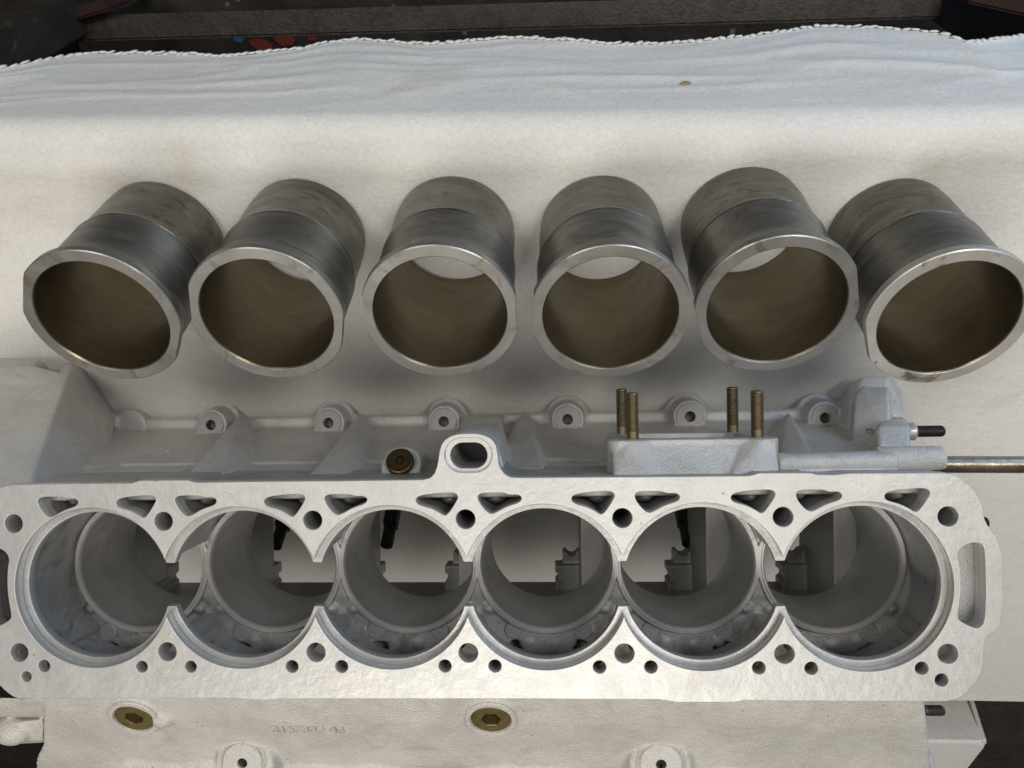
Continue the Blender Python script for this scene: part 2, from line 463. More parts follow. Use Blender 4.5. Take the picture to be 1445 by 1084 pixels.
def hang_off(x, t):
    """outward (Y) offset of the hanging part: folds running along the drop"""
    v = wave(x) * t * 0.9
    # diagonal pulls
    for (x0, t0, sl, w, a) in ((-0.25, 0.45, 0.35, 0.045, 0.006), (-0.10, 0.6, -0.25, 0.04, 0.005), (0.02, 0.4, 0.3, 0.04, 0.004), (0.2, 0.7, 0.25, 0.05, 0.006),
                               (0.30, 0.45, -0.5, 0.05, 0.009), (0.12, 0.25, 0.2, 0.03, 0.004), (-0.35, 0.3, 0.15, 0.035, 0.005), (-0.18, 0.75, 0.2, 0.03, 0.004)):
        u = t - t0 - sl * (x - x0)
        v += 0.22 * a * math.exp(-(u / w) ** 2) * math.exp(-((x - x0) / 0.11) ** 2)
    q = Vector((x * 6.0 + t * 2.4, t * 3.4 - x * 5.0, 1.7))
    n1 = 1 - abs(mnoise.noise(q)) * 2.2
    q2 = Vector((x * 13.0 - t * 2.0, t * 11.0 + x * 4.0, 5.1))
    n2 = 1 - abs(mnoise.noise(q2)) * 2.2
    v += (0.0013 * max(0, n1) ** 2 + 0.0003 * max(0, n2) ** 2) * min(1.0, t * 4)
    return v
for j, y in enumerate(rows_top):
    for x in xs: verts.append((x, y, bumpz(x, y) if y > YR + 0.01 else bumpz(x, y) * 0.5))
for k in range(1, NF + 1):
    a = (PI / 2) * k / NF
    for x in xs:
        zb = bumpz(x, YF - rad) * (1 - k / NF)
        verts.append((x, YF - rad + rad * math.sin(a), zb - rad * (1 - math.cos(a))))
hem_pts = []
for k in range(1, NH + 1):
    t = k / NH
    for x in xs:
        z = -rad + (hem_z(x) + rad) * t
        yy = YF + 0.012 * t + hang_off(x, t)
        verts.append((x, yy, z))
        if k == NH: hem_pts.append((x, yy, z))
nr = len(rows_top) + NF + NH
faces = [(j * NX + i, j * NX + i + 1, (j + 1) * NX + i + 1, (j + 1) * NX + i) for j in range(nr - 1) for i in range(NX - 1)]
me = bpy.data.meshes.new('cloth'); me.from_pydata(verts, [], faces)
o = bpy.data.objects.new('tmp', me); COL.objects.link(o)
sm = o.modifiers.new('s', 'SOLIDIFY'); sm.thickness = 0.0022; sm.offset = -1
cloth = link('flannel_cloth', evaluated(o), 'cloth', angle=80)
tag(cloth, 'white flannel cloth with stitched hem spread over the bench and hanging off its edge', 'cloth')

# overlock stitches along the hem, each a small loop
def stitch_mesh():
    vs, fs = [(0, 0, -0.0025)], []
    n, m = 6, 3
    for i in range(1, m + 1):
        a = PI * i / (m + 1)
        for k in range(n):
            b = 2 * PI * k / n
            vs.append((0.0046 * math.sin(a) * math.cos(b), 0.0009 * math.sin(a) * math.sin(b), -0.0025 * math.cos(a)))
    vs.append((0, 0, 0.0025)); e = len(vs) - 1
    for k in range(n):
        k2 = (k + 1) % n
        fs.append((0, 1 + k2, 1 + k))
        for i in range(m - 1):
            fs.append((1 + i * n + k, 1 + i * n + k2, 1 + (i + 1) * n + k2, 1 + (i + 1) * n + k))
        fs.append((1 + (m - 1) * n + k, 1 + (m - 1) * n + k2, e))
    me = bpy.data.meshes.new('stitch'); me.from_pydata(vs, [], fs)
    return me
hx = np.array(hem_pts)
stm = stitch_mesh(); stm.materials.append(MAT['yarn']); finish(stm, 180)
x = -0.46; 
while x < 0.47:
    yy = np.interp(x, hx[:, 0], hx[:, 1]); zz = np.interp(x, hx[:, 0], hx[:, 2])
    sl = (np.interp(x + 0.004, hx[:, 0], hx[:, 2]) - np.interp(x - 0.004, hx[:, 0], hx[:, 2])) / 0.008
    s = bpy.data.objects.new('stitch', stm); COL.objects.link(s); s.parent = cloth
    s.location = (x, yy + random.uniform(0, 0.0012), zz + 0.0012)
    s.rotation_euler = (random.uniform(-0.2, 0.2), -math.atan(sl) + 0.45 + random.uniform(-0.12, 0.12), random.uniform(-0.2, 0.2))
    k = random.uniform(0.88, 1.12); s.scale = (k * 1.05, 1, random.uniform(0.85, 1.15))
    x += random.uniform(0.0058, 0.0068)

# chip lying against the hanging cloth
c = WY(969, 103, YF + 0.012)
ti = (c[2] + rad) / (hem_z(c[0]) + rad)
yy = YF + 0.012 * ti + hang_off(c[0], ti)
bm = bmesh.new()
hull(bm, [(c[0] + dx * 0.0048, yy + dy * 0.0008 + 0.0010, c[2] + dz * 0.0022) for dx, dy, dz in ((-1, 0, 0.3), (-0.3, 1, -0.8), (0.5, 1.2, -0.6), (1, 0, 0.6), (0.2, 1, 0.9), (-0.5, -1, 0.8), (0.4, -1, -0.4), (-0.8, -0.8, -0.3))])
tag(link('wood_chip', mesh_from(bm), 'wood', smooth=False), 'tiny tan wood chip stuck on the hanging white cloth', 'wood chip')

# second cloth-covered box behind the bench (lower right)
p1 = WY(1398, 1051, -1.17); p2 = W(1385, 1088, p1[2])
bm = bmesh.new()
xw = p1[0]
pts = [(xw - 0.42, -1.17, FLOORZ), (xw - 0.012, -1.17, FLOORZ), (xw - 0.42, -1.60, FLOORZ), (xw - 0.012, -1.60, FLOORZ),
       (xw - 0.42, -1.17, p1[2]), (xw, -1.17, p1[2]), (xw - 0.42, -1.60, p1[2]), (xw, -1.60, p1[2])]
hull(bm, pts)
bmesh.ops.dissolve_limit(bm, angle_limit=0.02, verts=bm.verts, edges=bm.edges)
bmesh.ops.bevel(bm, geom=list(bm.edges), offset=0.007, segments=4, affect='EDGES')
bmesh.ops.triangulate(bm, faces=bm.faces)
dc = empty('draped_crate'); tag(dc, 'crate draped in white cloth standing behind the bench at lower right', 'crate')
link('cover_cloth', mesh_from(bm), 'cloth', dc)
bm = bmesh.new()
cyl(bm, (xw - 0.006, -1.172, p1[2] - 0.008), (0.12, 0.02, -1), 0.0035, 0.3, 12)
cyl(bm, (xw - 0.006, -1.172, p1[2] - 0.006), (0.0, -1, 0.0), 0.003, 0.4, 12)
link('fold', mesh_from(bm), 'cloth', dc)

# ================================================================== ENGINE BLOCK (built in the block's own frame)
blk = empty('engine_block', BW)
tag(blk, 'bare aluminium six-cylinder engine block lying tilted on the white cloth', 'engine block')

PITCH, R1, R2, RL = 0.1, 0.0534, 0.0492, 0.0469
BX = [(i - 2.5) * PITCH for i in range(6)]
def chain(r, h, n=44):
    """outline of six bores opened into each other; h = half height of the gap between the webs (None: natural)"""
    if h is None: h = math.sqrt(max(r * r - 0.05 ** 2, 0)) + 1e-5
    a0 = math.asin(h / r)
    pts = []
    for i, bx_ in enumerate(BX):                       # upper arcs, left to right
        s = PI if i == 0 else PI - a0
        e = 0 if i == 5 else a0
        for k in range(n + 1):
            a = s + (e - s) * k / n
            pts.append((bx_ + r * math.cos(a), r * math.sin(a)))
    for i in range(5, -1, -1):                         # lower arcs back
        s = 0 if i == 5 else -a0
        e = -PI if i == 0 else -PI + a0
        for k in range(n + 1):
            a = s + (e - s) * k / n
            pts.append((BX[i] + r * math.cos(a), r * math.sin(a)))
    out = [pts[0]]
    for p in pts[1:]:
        if math.hypot(p[0] - out[-1][0], p[1] - out[-1][1]) > 2e-4: out.append(p)
    if math.hypot(out[0][0] - out[-1][0], out[0][1] - out[-1][1]) < 2e-4: out.pop()
    return np.array(out)

def jacket_outline(n=40):
    """the water space is undercut behind the webs: wide towards the exhaust side, tight at the ends"""
    def rr(i, a):
        s_ = max(0.0, -math.sin(a)) ** 0.8
        return 0.0525 + 0.0145 * s_
    pts = []
    for side in (1, -1):
        for i in (range(6) if side > 0 else range(5, -1, -1)):
            ang = np.linspace(PI, 0, 181) if side > 0 else np.linspace(0, -PI, 181)
            for a in ang:
                r = rr(i, a); x, y = r * math.cos(a), r * math.sin(a)
                if (i > 0 and x < -0.0498) or (i < 5 and x > 0.0498): continue
                if i == 0 and side < 0 and a < -2.2: r = 0.0525 + (r - 0.0525) * 0.6; x, y = r * math.cos(a), r * math.sin(a)
                pts.append((BX[i] + x, y))
    out = [pts[0]]
    for p in pts[1:]:
        if math.hypot(p[0] - out[-1][0], p[1] - out[-1][1]) > 9e-4: out.append(p)
    if math.hypot(out[0][0] - out[-1][0], out[0][1] - out[-1][1]) < 4e-4: out.pop()
    return np.array(out)

DECK_PX = [(-6, 697), (0, 689), (8, 685.5), (18, 684), (100, 682.5), (186, 681.8), (192, 680), (197, 678.2), (266, 677.6), (272, 680), (280, 680.8), (350, 679.6), (480, 678.6), (597, 677),
           (607, 674.5), (613, 668), (616.5, 659), (618.5, 648), (620, 637), (623, 627), (628, 620.5), (635, 616), (643, 613.2), (652, 612), (663, 611.6), (674, 612), (683, 614), (690.5, 617.6), (696, 622.5), (700, 629),
           (702.5, 641), (704, 655), (706.5, 662), (711, 668), (716, 671.6), (722, 673.6), (735, 674), (900, 673), (1057, 671.6), (1065, 669.5), (1071, 667.6), (1145, 667.4), (1153, 670), (1178, 670), (1200, 668), (1333, 667.6),
           (1345, 670), (1356, 675.5), (1366, 683), (1374, 691), (1381, 701), (1386, 712), (1388.5, 723), (1389.5, 732), (1393, 740), (1399, 748), (1406, 758), (1411, 769), (1414.5, 783), (1416, 800), (1416, 850), (1414, 871), (1412, 880),
           (1408, 888), (1401, 893), (1395, 896), (1391, 900), (1389, 906), (1389, 926), (1386, 945), (1381, 957), (1374, 967), (1366, 976), (1356, 983.5), (1346, 988), (1334, 990), (1300, 990.4), (1100, 989.4),
           (1052, 988.4), (1044, 990), (1036, 991.4), (954, 991.4), (942, 989), (931, 987.6), (740, 986.4), (397, 986.4), (388, 987.6), (372, 988.2), (350, 987.6), (336, 985.6), (180, 985.4), (50, 986.4), (26, 986), (18, 983), (11, 978), (4, 972), (-2, 965),
           (-8, 955), (-12, 940), (-14, 920), (-15, 905), (-22, 898), (-32, 890), (-38, 875), (-40, 850), (-40, 800), (-37, 780), (-30, 762), (-22, 750), (-14, 740), (-12, 722), (-11, 708)]
deck_out = np.array([B(px, py, 0)[:2] for px, py in DECK_PX])

def px_loop(pts, ox, oy, sc, it=2):
    return rounded(np.array([B(ox + x / sc, oy + y / sc, 0)[:2] for x, y in pts]), it)
TA = px_loop([(30, 122), (40, 108), (80, 100), (150, 95), (174, 98), (181, 112), (172, 130), (150, 165), (134, 179), (115, 166), (85, 150), (38, 138)], 360, 660, 2.558)
TBh = px_loop([(249, 112), (256, 100), (275, 96), (345, 96), (358, 104), (392, 102), (406, 113), (398, 130), (350, 145), (318, 164), (297, 172), (278, 160), (257, 134)], 360, 660, 2.558)
HU, HL = 0.0441, -0.0425
bolts_u = [(-0.3 + 0.1 * k, HU) for k in range(7)]
bolts_l = [(-0.3 + 0.1 * k, HL) for k in range(7)]
for lst, row in ((bolts_u, [(19, 739), (1338, 729)]), (bolts_l, [(27, 921), (1338, 923)])):
    lst[0] = tuple(B(*row[0], 0)[:2]); lst[6] = tuple(B(*row[1], 0)[:2])
tri = []
for k in range(7):
    if k > 0: tri.append(TA + np.array([(k - 2) * PITCH - (0.006 if k == 6 else 0), 0]))
    if k < 6: tri.append(TBh + np.array([(k - 2) * PITCH + (0.006 if k == 0 else 0), 0]))
small_px = [(62, 940, 9), (37, 955, 7.8), (200, 941, 8.5), (269, 941, 8.5), (412, 940.7, 9), (482, 940.7, 9), (628, 940, 9), (698.5, 940, 9), (846, 941.5, 9), (918.6, 941.5, 9), (1071, 942.6, 9), (1145, 943.4, 9), (1301, 943.4, 9), (1329, 960, 9)]
smalls = [(B(a, b, 0)[:2], r * 0.456e-3) for a, b, r in small_px]
slot_r = px_loop([(732, 320), (742, 292), (775, 272), (812, 271), (829, 284), (832, 330), (835, 430), (834, 500), (830, 562), (806, 583), (780, 575), (742, 555), (732, 540), (742, 480), (746, 420), (741, 350)], 1065, 660, 2.558)
mid = B(722, 828, 0)
slot_l = slot_r.copy(); slot_l[:, 0] = -0.6255 + 0.3235 - (slot_r[:, 0] - 0.3235) + 0.0
slot_l[:, 0] += B(14, 830, 0)[0] - slot_l[:, 0].max()
def stadium(x0, x1, y0, y1, rfrac=1.0, n=9):
    a, b = B(x0, y1, 0)[:2], B(x1, y0, 0)[:2]
    r = min(b[0] - a[0], b[1] - a[1]) / 2 * rfrac
    pts = []
    for (cx_, cy_, s) in ((b[0] - r, b[1] - r, 0), (a[0] + r, b[1] - r, PI / 2), (a[0] + r, a[1] + r, PI), (b[0] - r, a[1] + r, 1.5 * PI)):
        for k in range(n): 
            q = s + PI / 2 * k / (n - 1); pts.append((cx_ + r * math.cos(q), cy_ + r * math.sin(q)))
    return np.array(pts)
oil_hole = stadium(635, 687, 624.5, 662)
oil_rec = stadium(627.5, 694, 617.5, 667)

RBOLT = 0.0062
holes = [circle(c, RBOLT, 40) for c in bolts_u + bolts_l] + [circle(c, r, 28) for c, r in smalls] + tri + [slot_r, slot_l]
link('deck', plate([deck_out, chain(R1, None)] + holes + [oil_rec], -0.0075, 0, 0.0004), 'deck', blk, angle=50)
grown = [offset(h, 0.0003) for h in holes]
link('counterbore_ledge', plate([offset(deck_out, -0.0006), chain(R2, 0.0145)] + grown + [oil_hole], -0.014, -0.0077, 0.0004), 'land', blk, angle=50)
link('oil_passage_seat', plate([offset(oil_rec, -0.0002), oil_hole], -0.0076, -0.0022, 0.0003), 'deck', blk)
jout = jacket_outline()
def inside(p, poly):
    x, y = p; n = len(poly); c = False
    for i in range(n):
        a, b_ = poly[i], poly[i - 1]
        if (a[1] > y) != (b_[1] > y) and x < (b_[0] - a[0]) * (y - a[1]) / (b_[1] - a[1]) + a[0]: c = not c
    return c
grown2 = []
for h in holes:
    g = offset(h, 0.0010)
    if h is slot_r or h is slot_l:       # the cored end pockets are undercut towards the outside
        sg = 1 if h is slot_r else -1
        g[:, 0] += sg * 0.0055 * ((h[:, 0] - h[:, 0].mean()) * sg > 0.002)
    k = sum(inside(p, jout) for p in g)
    if k == 0: grown2.append(g)
    else: print('hole in jacket', h.mean(0), k, len(g))
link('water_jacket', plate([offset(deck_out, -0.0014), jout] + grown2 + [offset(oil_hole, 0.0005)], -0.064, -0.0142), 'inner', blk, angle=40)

# jacket floor with cored openings
JF = [(150, 893), (340, 893), (530, 890), (620, 891), (725, 890), (823, 891), (919, 891), (1023, 891), (1227, 893)]
black_px = [(150, 914, 17), (338, 914, 17), (534, 913, 16), (728, 911, 13), (817, 911, 13), (930, 909, 8), (1021, 913, 16), (1228, 916, 17)]
core = []
for px, py, w in black_px:
    core.append(np.array([B(px + dx * w, py + dy, -0.0645)[:2] for dx, dy in ((-1, 2), (-0.6, -5), (-0.1, -8), (0.5, -7), (0.95, -4), (0.85, 3), (0.7, 8), (-0.4, 9))]))
floor_loops = [offset(deck_out, -0.003)] + [circle((bx_, 0), 0.0490, 72) for bx_ in BX] + core
bm = bmesh.new(); bm.from_mesh(plate(floor_loops, -0.076, -0.0645))
for bx_ in BX:
    for a in (-2.2, -1.85, -1.5, -1.25, -0.95):
        a += random.uniform(-.06, .06); w_ = random.uniform(0.004, 0.008)
        ball(bm, (bx_ + 0.0610 * math.cos(a), 0.0610 * math.sin(a), -0.0668), w_, 0.0055, random.uniform(0.0026, 0.0042))
    for s_ in (-1, 1):
        ball(bm, (bx_ + s_ * 0.0415, -0.0335, -0.0665), 0.006, 0.005, 0.0065)
for k in range(5):
    for s_ in (-1, 1):
        hull(bm, [((k - 2) * PITCH + dx, s_ * y, z) for dx, y, z in ((-0.002, 0.013, -0.0612), (0.002, 0.013, -0.0612), (-0.006, 0.024, -0.0618), (0.006, 0.024, -0.0618), (-0.009, 0.031, -0.064), (0.009, 0.031, -0.064),
                                                                   (-0.002, 0.013, -0.07), (0.002, 0.013, -0.07), (-0.009, 0.031, -0.07), (0.009, 0.031, -0.07))])
for k, tr in enumerate(tri):
    c_ = tr.mean(0)
    s_ = 1 if k % 2 else -1
    ball(bm, (c_[0] + s_ * 0.004, c_[1] - 0.002, -0.056), 0.010, 0.007, 0.034)
    ball(bm, (c_[0] - s_ * 0.010, c_[1] + 0.001, -0.060), 0.008, 0.006, 0.022)
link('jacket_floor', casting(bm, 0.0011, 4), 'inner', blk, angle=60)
# raised lands that seat the liners: outline of overlapping rings, one opening per bore
link('lower_land', plate([chain(0.0512, None), *[circle((bx_, 0), RL, 96) for bx_ in BX]], -0.0755, -0.0595, 0.0007), 'land', blk, angle=50)
land2 = [(RL + 0.0001, -0.0600), (RL + 0.0022, -0.0588), (RL + 0.0028, -0.0592), (RL + 0.0028, -0.0602), (RL + 0.0001, -0.0605)]
lm_ = lathe([(RL - 0.0004, -0.0612), (RL - 0.0004, -0.0602), (RL + 0.0006, -0.0586), (RL + 0.0017, -0.0586), (RL + 0.0020, -0.0597)], 96)
for bx_ in BX:
    link('land_rim', lm_.copy(), 'land', blk, Matrix.Translation((bx_, 0, 0)), angle=50)
bw = lathe([(RL - 0.0002, -0.062), (RL - 0.0002, -0.086), (RL - 0.0010, -0.088), (RL - 0.0010, -0.132), (RL + 0.0030, -0.132), (RL + 0.0030, -0.064)], 96)
for bx_ in BX:
    link('bore_wall', bw.copy(), 'bore', blk, Matrix.Translation((bx_, 0, 0)))
# cast core-print buttons and mounds in the jacket
btn = lathe([(0.0001, -0.006), (0.0068, -0.006), (0.0068, -0.0006), (0.0060, 0), (0.0001, 0)], 28, closed=False)
for px, py in JF:
    p = B(px, py, -0.062)
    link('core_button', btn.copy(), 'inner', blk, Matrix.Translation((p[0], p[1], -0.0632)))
# blind bolt holes: a dark cup under every deck hole
cup = lathe([(1.0, 0), (1.0, -1.0), (0.02, -1.12)], 28, closed=False)
for c, r, d in [(c, RBOLT, 0.050) for c in bolts_l + bolts_u] + [(c, r, 0.03) for c, r in smalls]:
    link('hole_wall', cup.copy(), 'bore', blk, Matrix.Translation((c[0], c[1], -0.0080)) @ Matrix.Diagonal((r + 0.0003, r + 0.0003, d, 1)))

# crankcase: bulkheads with bearing saddles, inner side wall
def bulkhead_mesh():
    bm = bmesh.new()
    hull(bm, [(x, y, z) for x in (-0.023, -0.005) for y in (-0.066, 0.064) for z in (-0.133, -0.205)] + [(x, y, -0.222) for x in (-0.023, -0.015) for y in (-0.066, 0.064)])
    # stepped bearing register
    hull(bm, [(x, y, z) for x in (-0.038, -0.012) for y in (-0.068, -0.0275) for z in (-0.224, -0.205)])
    hull(bm, [(x, y, z) for x in (-0.045, -0.004) for y in (-0.068, -0.0385) for z in (-0.221, -0.200)])
    cb = bmesh.new()
    for x, y, r in ((-0.030, -0.0265, 0.0050), (-0.046, -0.049, 0.0045), (-0.0115, -0.033, 0.0045), (-0.003, -0.052, 0.004)): cyl(cb, (x, y, -0.24), (0, 0, 1), r, 0.06, 20)
    return casting(bm, 0.0010, 4, cb)
bh = bulkhead_mesh()
for k in range(7):
    link('bulkhead', bh.copy(), 'bore', blk, Matrix.Translation(((k - 3) * PITCH, 0, 0)))
bm = bmesh.new(); prism_x(bm, [(-0.076, -0.079), (-0.064, -0.079), (-0.060, -0.224), (-0.074, -0.224)], -0.318, 0.318)
link('crankcase_wall', mesh_from(bm), 'bore', blk)
for x0, x1 in ((-0.336, -0.320), (0.320, 0.336)):
    bm = bmesh.new(); prism_x(bm, [(-0.074, -0.079), (0.066, -0.079), (0.066, -0.200), (-0.074, -0.200)], x0, x1)
    link('end_wall', mesh_from(bm), 'bore', blk)

# ---- upper side casting (towards the liners)
yt = 0.0672
bm = bmesh.new()
XL, XR = B(40, 680, -0.02)[0], B(1325, 668, -0.02)[0]
prism_x(bm, [(yt - 0.012, -0.0148), (yt - 0.0005, -0.0148), (yt + 0.001, -0.112), (yt - 0.012, -0.112)], XL, XR)
prism_x(bm, [(yt - 0.010, -0.100), (yt + 0.001, -0.104), (0.0835, -0.190), (0.0885, -0.214), (0.078, -0.222), (0.060, -0.15)], XL - 0.07, XR)
prism_x(bm, [(0.076, -0.219), (0.076, -0.210), (0.0965, -0.2155), (0.0985, -0.2185), (0.0985, -0.224), (0.080, -0.226)], B(120, 590, -0.22)[0], B(1190, 585, -0.22)[0])
# narrow ledge half way down
prism_x(bm, [(yt - 0.004, -0.098), (yt + 0.0035, -0.101), (yt + 0.0035, -0.108), (yt - 0.004, -0.116)], B(170, 660, -0.1)[0], B(850, 655, -0.1)[0])
LUGS = [(297, 600), (463, 597), (626, 595), (801, 592), (974, 588), (1165, 590)]
for px, py in LUGS:
    p = B(px, py, -0.197)
    cyl(bm, (p[0], p[1], -0.223), (0, 0, 1), 0.0165, 0.0248, 32, 0.0145)
    cyl(bm, (p[0], p[1] + 0.002, -0.224), (0, 0, 1), 0.019, 0.006, 32)
# ribs that run from the deck edge out to the rail
for (xa, xb, w) in ((345, 290, 0.007), (512, 462, 0.007), (742, 728, 0.010), (1110, 1120, 0.008)):
    a = B(xa, 592, -0.212); b = B(xb, 676, -0.03); c_ = B((xa * 0.7 + xb * 0.3), 640, -0.13)
    hull(bm, [(a[0] + sx * w, a[1] - 0.004, a[2]) for sx in (-1, 1)] + [(b[0] + sx * w * 2.2, yt - 0.004, z) for sx in (-1, 1) for z in (-0.018, -0.07)] + [(a[0], a[1] + 0.007, a[2] + 0.006), (b[0], yt + 0.0045, -0.060), (a[0], a[1] - 0.02, a[2] - 0.004)])
# hump behind the oil lobe
hull(bm, [tuple(B(px, py, z)) for px, py, z in ((652, 625, -0.17), (712, 625, -0.17), (655, 588, -0.185), (707, 588, -0.185), (652, 640, -0.12), (716, 640, -0.12), (655, 585, -0.214), (709, 585, -0.214), (650, 650, -0.2), (716, 650, -0.2))])
# column under the oil lobe
lob = np.array([B(px, py, 0)[:2] for px, py in DECK_PX[14:36]])
lob = np.vstack([lob, [[lob[-1][0], yt - 0.01], [lob[0][0], yt - 0.01]]])
cl = lob[3:20]
cen = cl.mean(0)
hull(bm, [(*(cen + (p - cen) * 0.97), -0.0148) for p in cl] + [(*(cen + (p - cen) * 0.9), -0.10) for p in cl])
# boss for the brass plug
pc = B(566, 655, -0.045)
ax_pl = np.array([0, 0.50, 0.80]); ax_pl /= np.linalg.norm(ax_pl)
cyl(bm, pc - ax_pl * 0.030, ax_pl, 0.0165, 0.030, 36, 0.0145)
hull(bm, [(pc[0] + s * 0.015, yt - 0.004, z) for s in (-1, 1) for z in (-0.03, -0.09)] + [(pc[0] + s * 0.012, pc[1] + 0.004, z) for s in (-1, 1) for z in (-0.065, -0.085)])
# long boss that carries the round bar at the right
rb0, rb1 = B(1095, 655, -0.032), B(1240, 654, -0.032)
cyl(bm, rb0, (1, 0.01, 0), 0.0075, rb1[0] - rb0[0] + 0.01, 28)
hull(bm, [(rb0[0], yt - 0.008, -0.018), (rb1[0], yt - 0.008, -0.018), (rb0[0], rb0[1] + 0.007, -0.033), (rb1[0], rb1[1] + 0.007, -0.033), (rb0[0], yt - 0.006, -0.05), (rb1[0], yt - 0.006, -0.05), (rb0[0], rb0[1] + 0.006, -0.04), (rb1[0], rb1[1] + 0.006, -0.04)])
# horn at the right-hand end of the rail
horn = [(1180, 600, -0.20), (1198, 545, -0.195), (1215, 532, -0.19), (1252, 531, -0.186), (1262, 536, -0.188), (1266, 560, -0.18), (1266, 600, -0.175), (1196, 640, -0.17), (1262, 640, -0.16)]
hull(bm, [tuple(B(px, py, z)) for px, py, z in horn] + [tuple(B(px, py, -0.226)) for px, py in ((1168, 600), (1200, 552), (1218, 540), (1256, 538), (1268, 560), (1268, 630), (1180, 630))])
hull(bm, [tuple(B(px, py, z)) for px, py, z in ((1206, 560, -0.165), (1216, 545, -0.168), (1254, 546, -0.160), (1258, 590, -0.148), (1203, 640, -0.135), (1256, 640, -0.12), (1203, 600, -0.15), (1200, 600, -0.2), (1258, 560, -0.2), (1206, 560, -0.2))])
hull(bm, [tuple(B(px, py, z)) for px, py, z in ((1128, 583, -0.222), (1160, 572, -0.222), (1195, 560, -0.222), (1195, 610, -0.222), (1140, 610, -0.222), (1130, 588, -0.212), (1190, 570, -0.206), (1190, 606, -0.206), (1142, 606, -0.212))])
hull(bm, [tuple(B(px, py, z)) for px, py, z in ((1262, 545, -0.19), (1272, 552, -0.19), (1275, 590, -0.165), (1262, 590, -0.16), (1262, 545, -0.222), (1272, 552, -0.222), (1275, 600, -0.2), (1262, 600, -0.2))])
# smooth boss with the short stud
hull(bm, [tuple(B(px, py, z)) for px, py, z in ((1240, 601, -0.10), (1284, 601, -0.10), (1240, 632, -0.085), (1284, 632, -0.085), (1240, 596, -0.13), (1280, 592, -0.14), (1240, 632, -0.14), (1284, 630, -0.13), (1232, 612, -0.10), (1232, 632, -0.1), (1262, 590, -0.125))])
cb = bmesh.new()
for px, py in LUGS:
    p = B(px, py, -0.197); cyl(cb, (p[0], p[1], -0.212), (0, 0, 1), 0.0046, 0.03, 24)
hull(cb, [(x, y, z) for x, y in offset(oil_hole, 0.0004) for z in (0.0, -0.085)])
cyl(cb, B(1224, 611, -0.145), (0.0, 0.25, 1), 0.0030, 0.03, 20)
link('upper_side_casting', casting(bm, 0.0014, 5, cb), 'cast', blk, angle=60)

pbb = B(1232, 649.5, -0.036); pbe = B(1329, 649.5, -0.036)
lb = pbe[0] - pbb[0]
link('bar_boss', lathe([(0.0058, lb), (0.0078, lb), (0.0088, lb - 0.001), (0.0090, lb - 0.004), (0.0092, 0.006), (0.0086, 0.002), (0.006, 0.0), (0.003, 0.0), (0.003, lb - 0.01), (0.0058, lb - 0.01)], 40), 'cast_light', blk, axis_matrix(pbb, (1, 0, 0), (0, 1, 0)))
# lug faces with threaded holes
lugf = lathe([(0.0046, -0.006), (0.0046, -0.0004), (0.0050, 0), (0.0118, 0), (0.0124, -0.0006), (0.0124, -0.006)], 40)
lugh = lathe([(0.0001, -0.0035), (0.0046, -0.0030), (0.0046, 0.0028)], 24, closed=False)
for i, (px, py) in enumerate(LUGS):
    p = B(px, py, -0.197)
    lf = link('lug_face', lugf.copy(), 'inner', blk, Matrix.Translation((p[0], p[1], -0.1972)))  # darker jacket metal puts the shade on the lug faces into their colour
    link('hole', lugh.copy(), 'dark_stud', lf, Matrix.Translation((0, 0, -0.0045)))
# casting at the left-hand end (clutch side)
bm = bmesh.new()
def bl(pts): hull(bm, [tuple(B(px, py, z)) for px, py, z in pts])
ridge = [(40, 690, -0.018), (38, 655, -0.040), (44, 620, -0.066), (58, 590, -0.092), (76, 560, -0.122), (96, 528, -0.152)]
bl([(-120, 690, -0.018)] + ridge + [(-120, 640, -0.045), (-120, 590, -0.085), (-120, 550, -0.125), (-120, 524, -0.155), (50, 516, -0.160), (-120, 690, -0.10), (60, 690, -0.10), (60, 560, -0.20), (-120, 540, -0.20)])
bl(ridge + [(150, 690, -0.125), (156, 650, -0.165), (160, 610, -0.205), (163, 582, -0.2185), (146, 540, -0.2185), (128, 512, -0.212), (96, 500, -0.200), (60, 690, -0.15), (60, 560, -0.215), (150, 690, -0.17)])
bl([(-120, 540, -0.150), (20, 528, -0.165), (45, 508, -0.175), (96, 500, -0.195), (60, 483, -0.195), (40, 484, -0.198), (28, 497, -0.2), (0, 517, -0.205), (-120, 520, -0.205), (96, 528, -0.2), (-120, 560, -0.2), (128, 515, -0.2185), (60, 488, -0.2185), (0, 520, -0.2185)])
ball(bm, B(10, 548, -0.142), 0.026, 0.012, 0.012)
ball(bm, B(66, 500, -0.190), 0.014, 0.009, 0.009)
bl([(62, 640, -0.07), (78, 600, -0.115), (70, 596, -0.12), (96, 640, -0.11), (80, 660, -0.085), (66, 668, -0.07), (70, 640, -0.12)])
pb = B(180, 603, -0.21); cyl(bm, (pb[0], pb[1], -0.223), (0, 0, 1), 0.017, 0.011, 28)
link('clutch_end_casting', casting(bm, 0.0016, 8), 'cast', blk, angle=60)

# intake pad with four studs
pad = empty('intake_pad'); pad.parent = blk
ZP0, ZP1 = -0.030, -0.088
y_face = B(980, 617.5, ZP0)[1]
xa, xb = B(863, 640, ZP0)[0], B(1095, 640, ZP0)[0]
bm = bmesh.new()
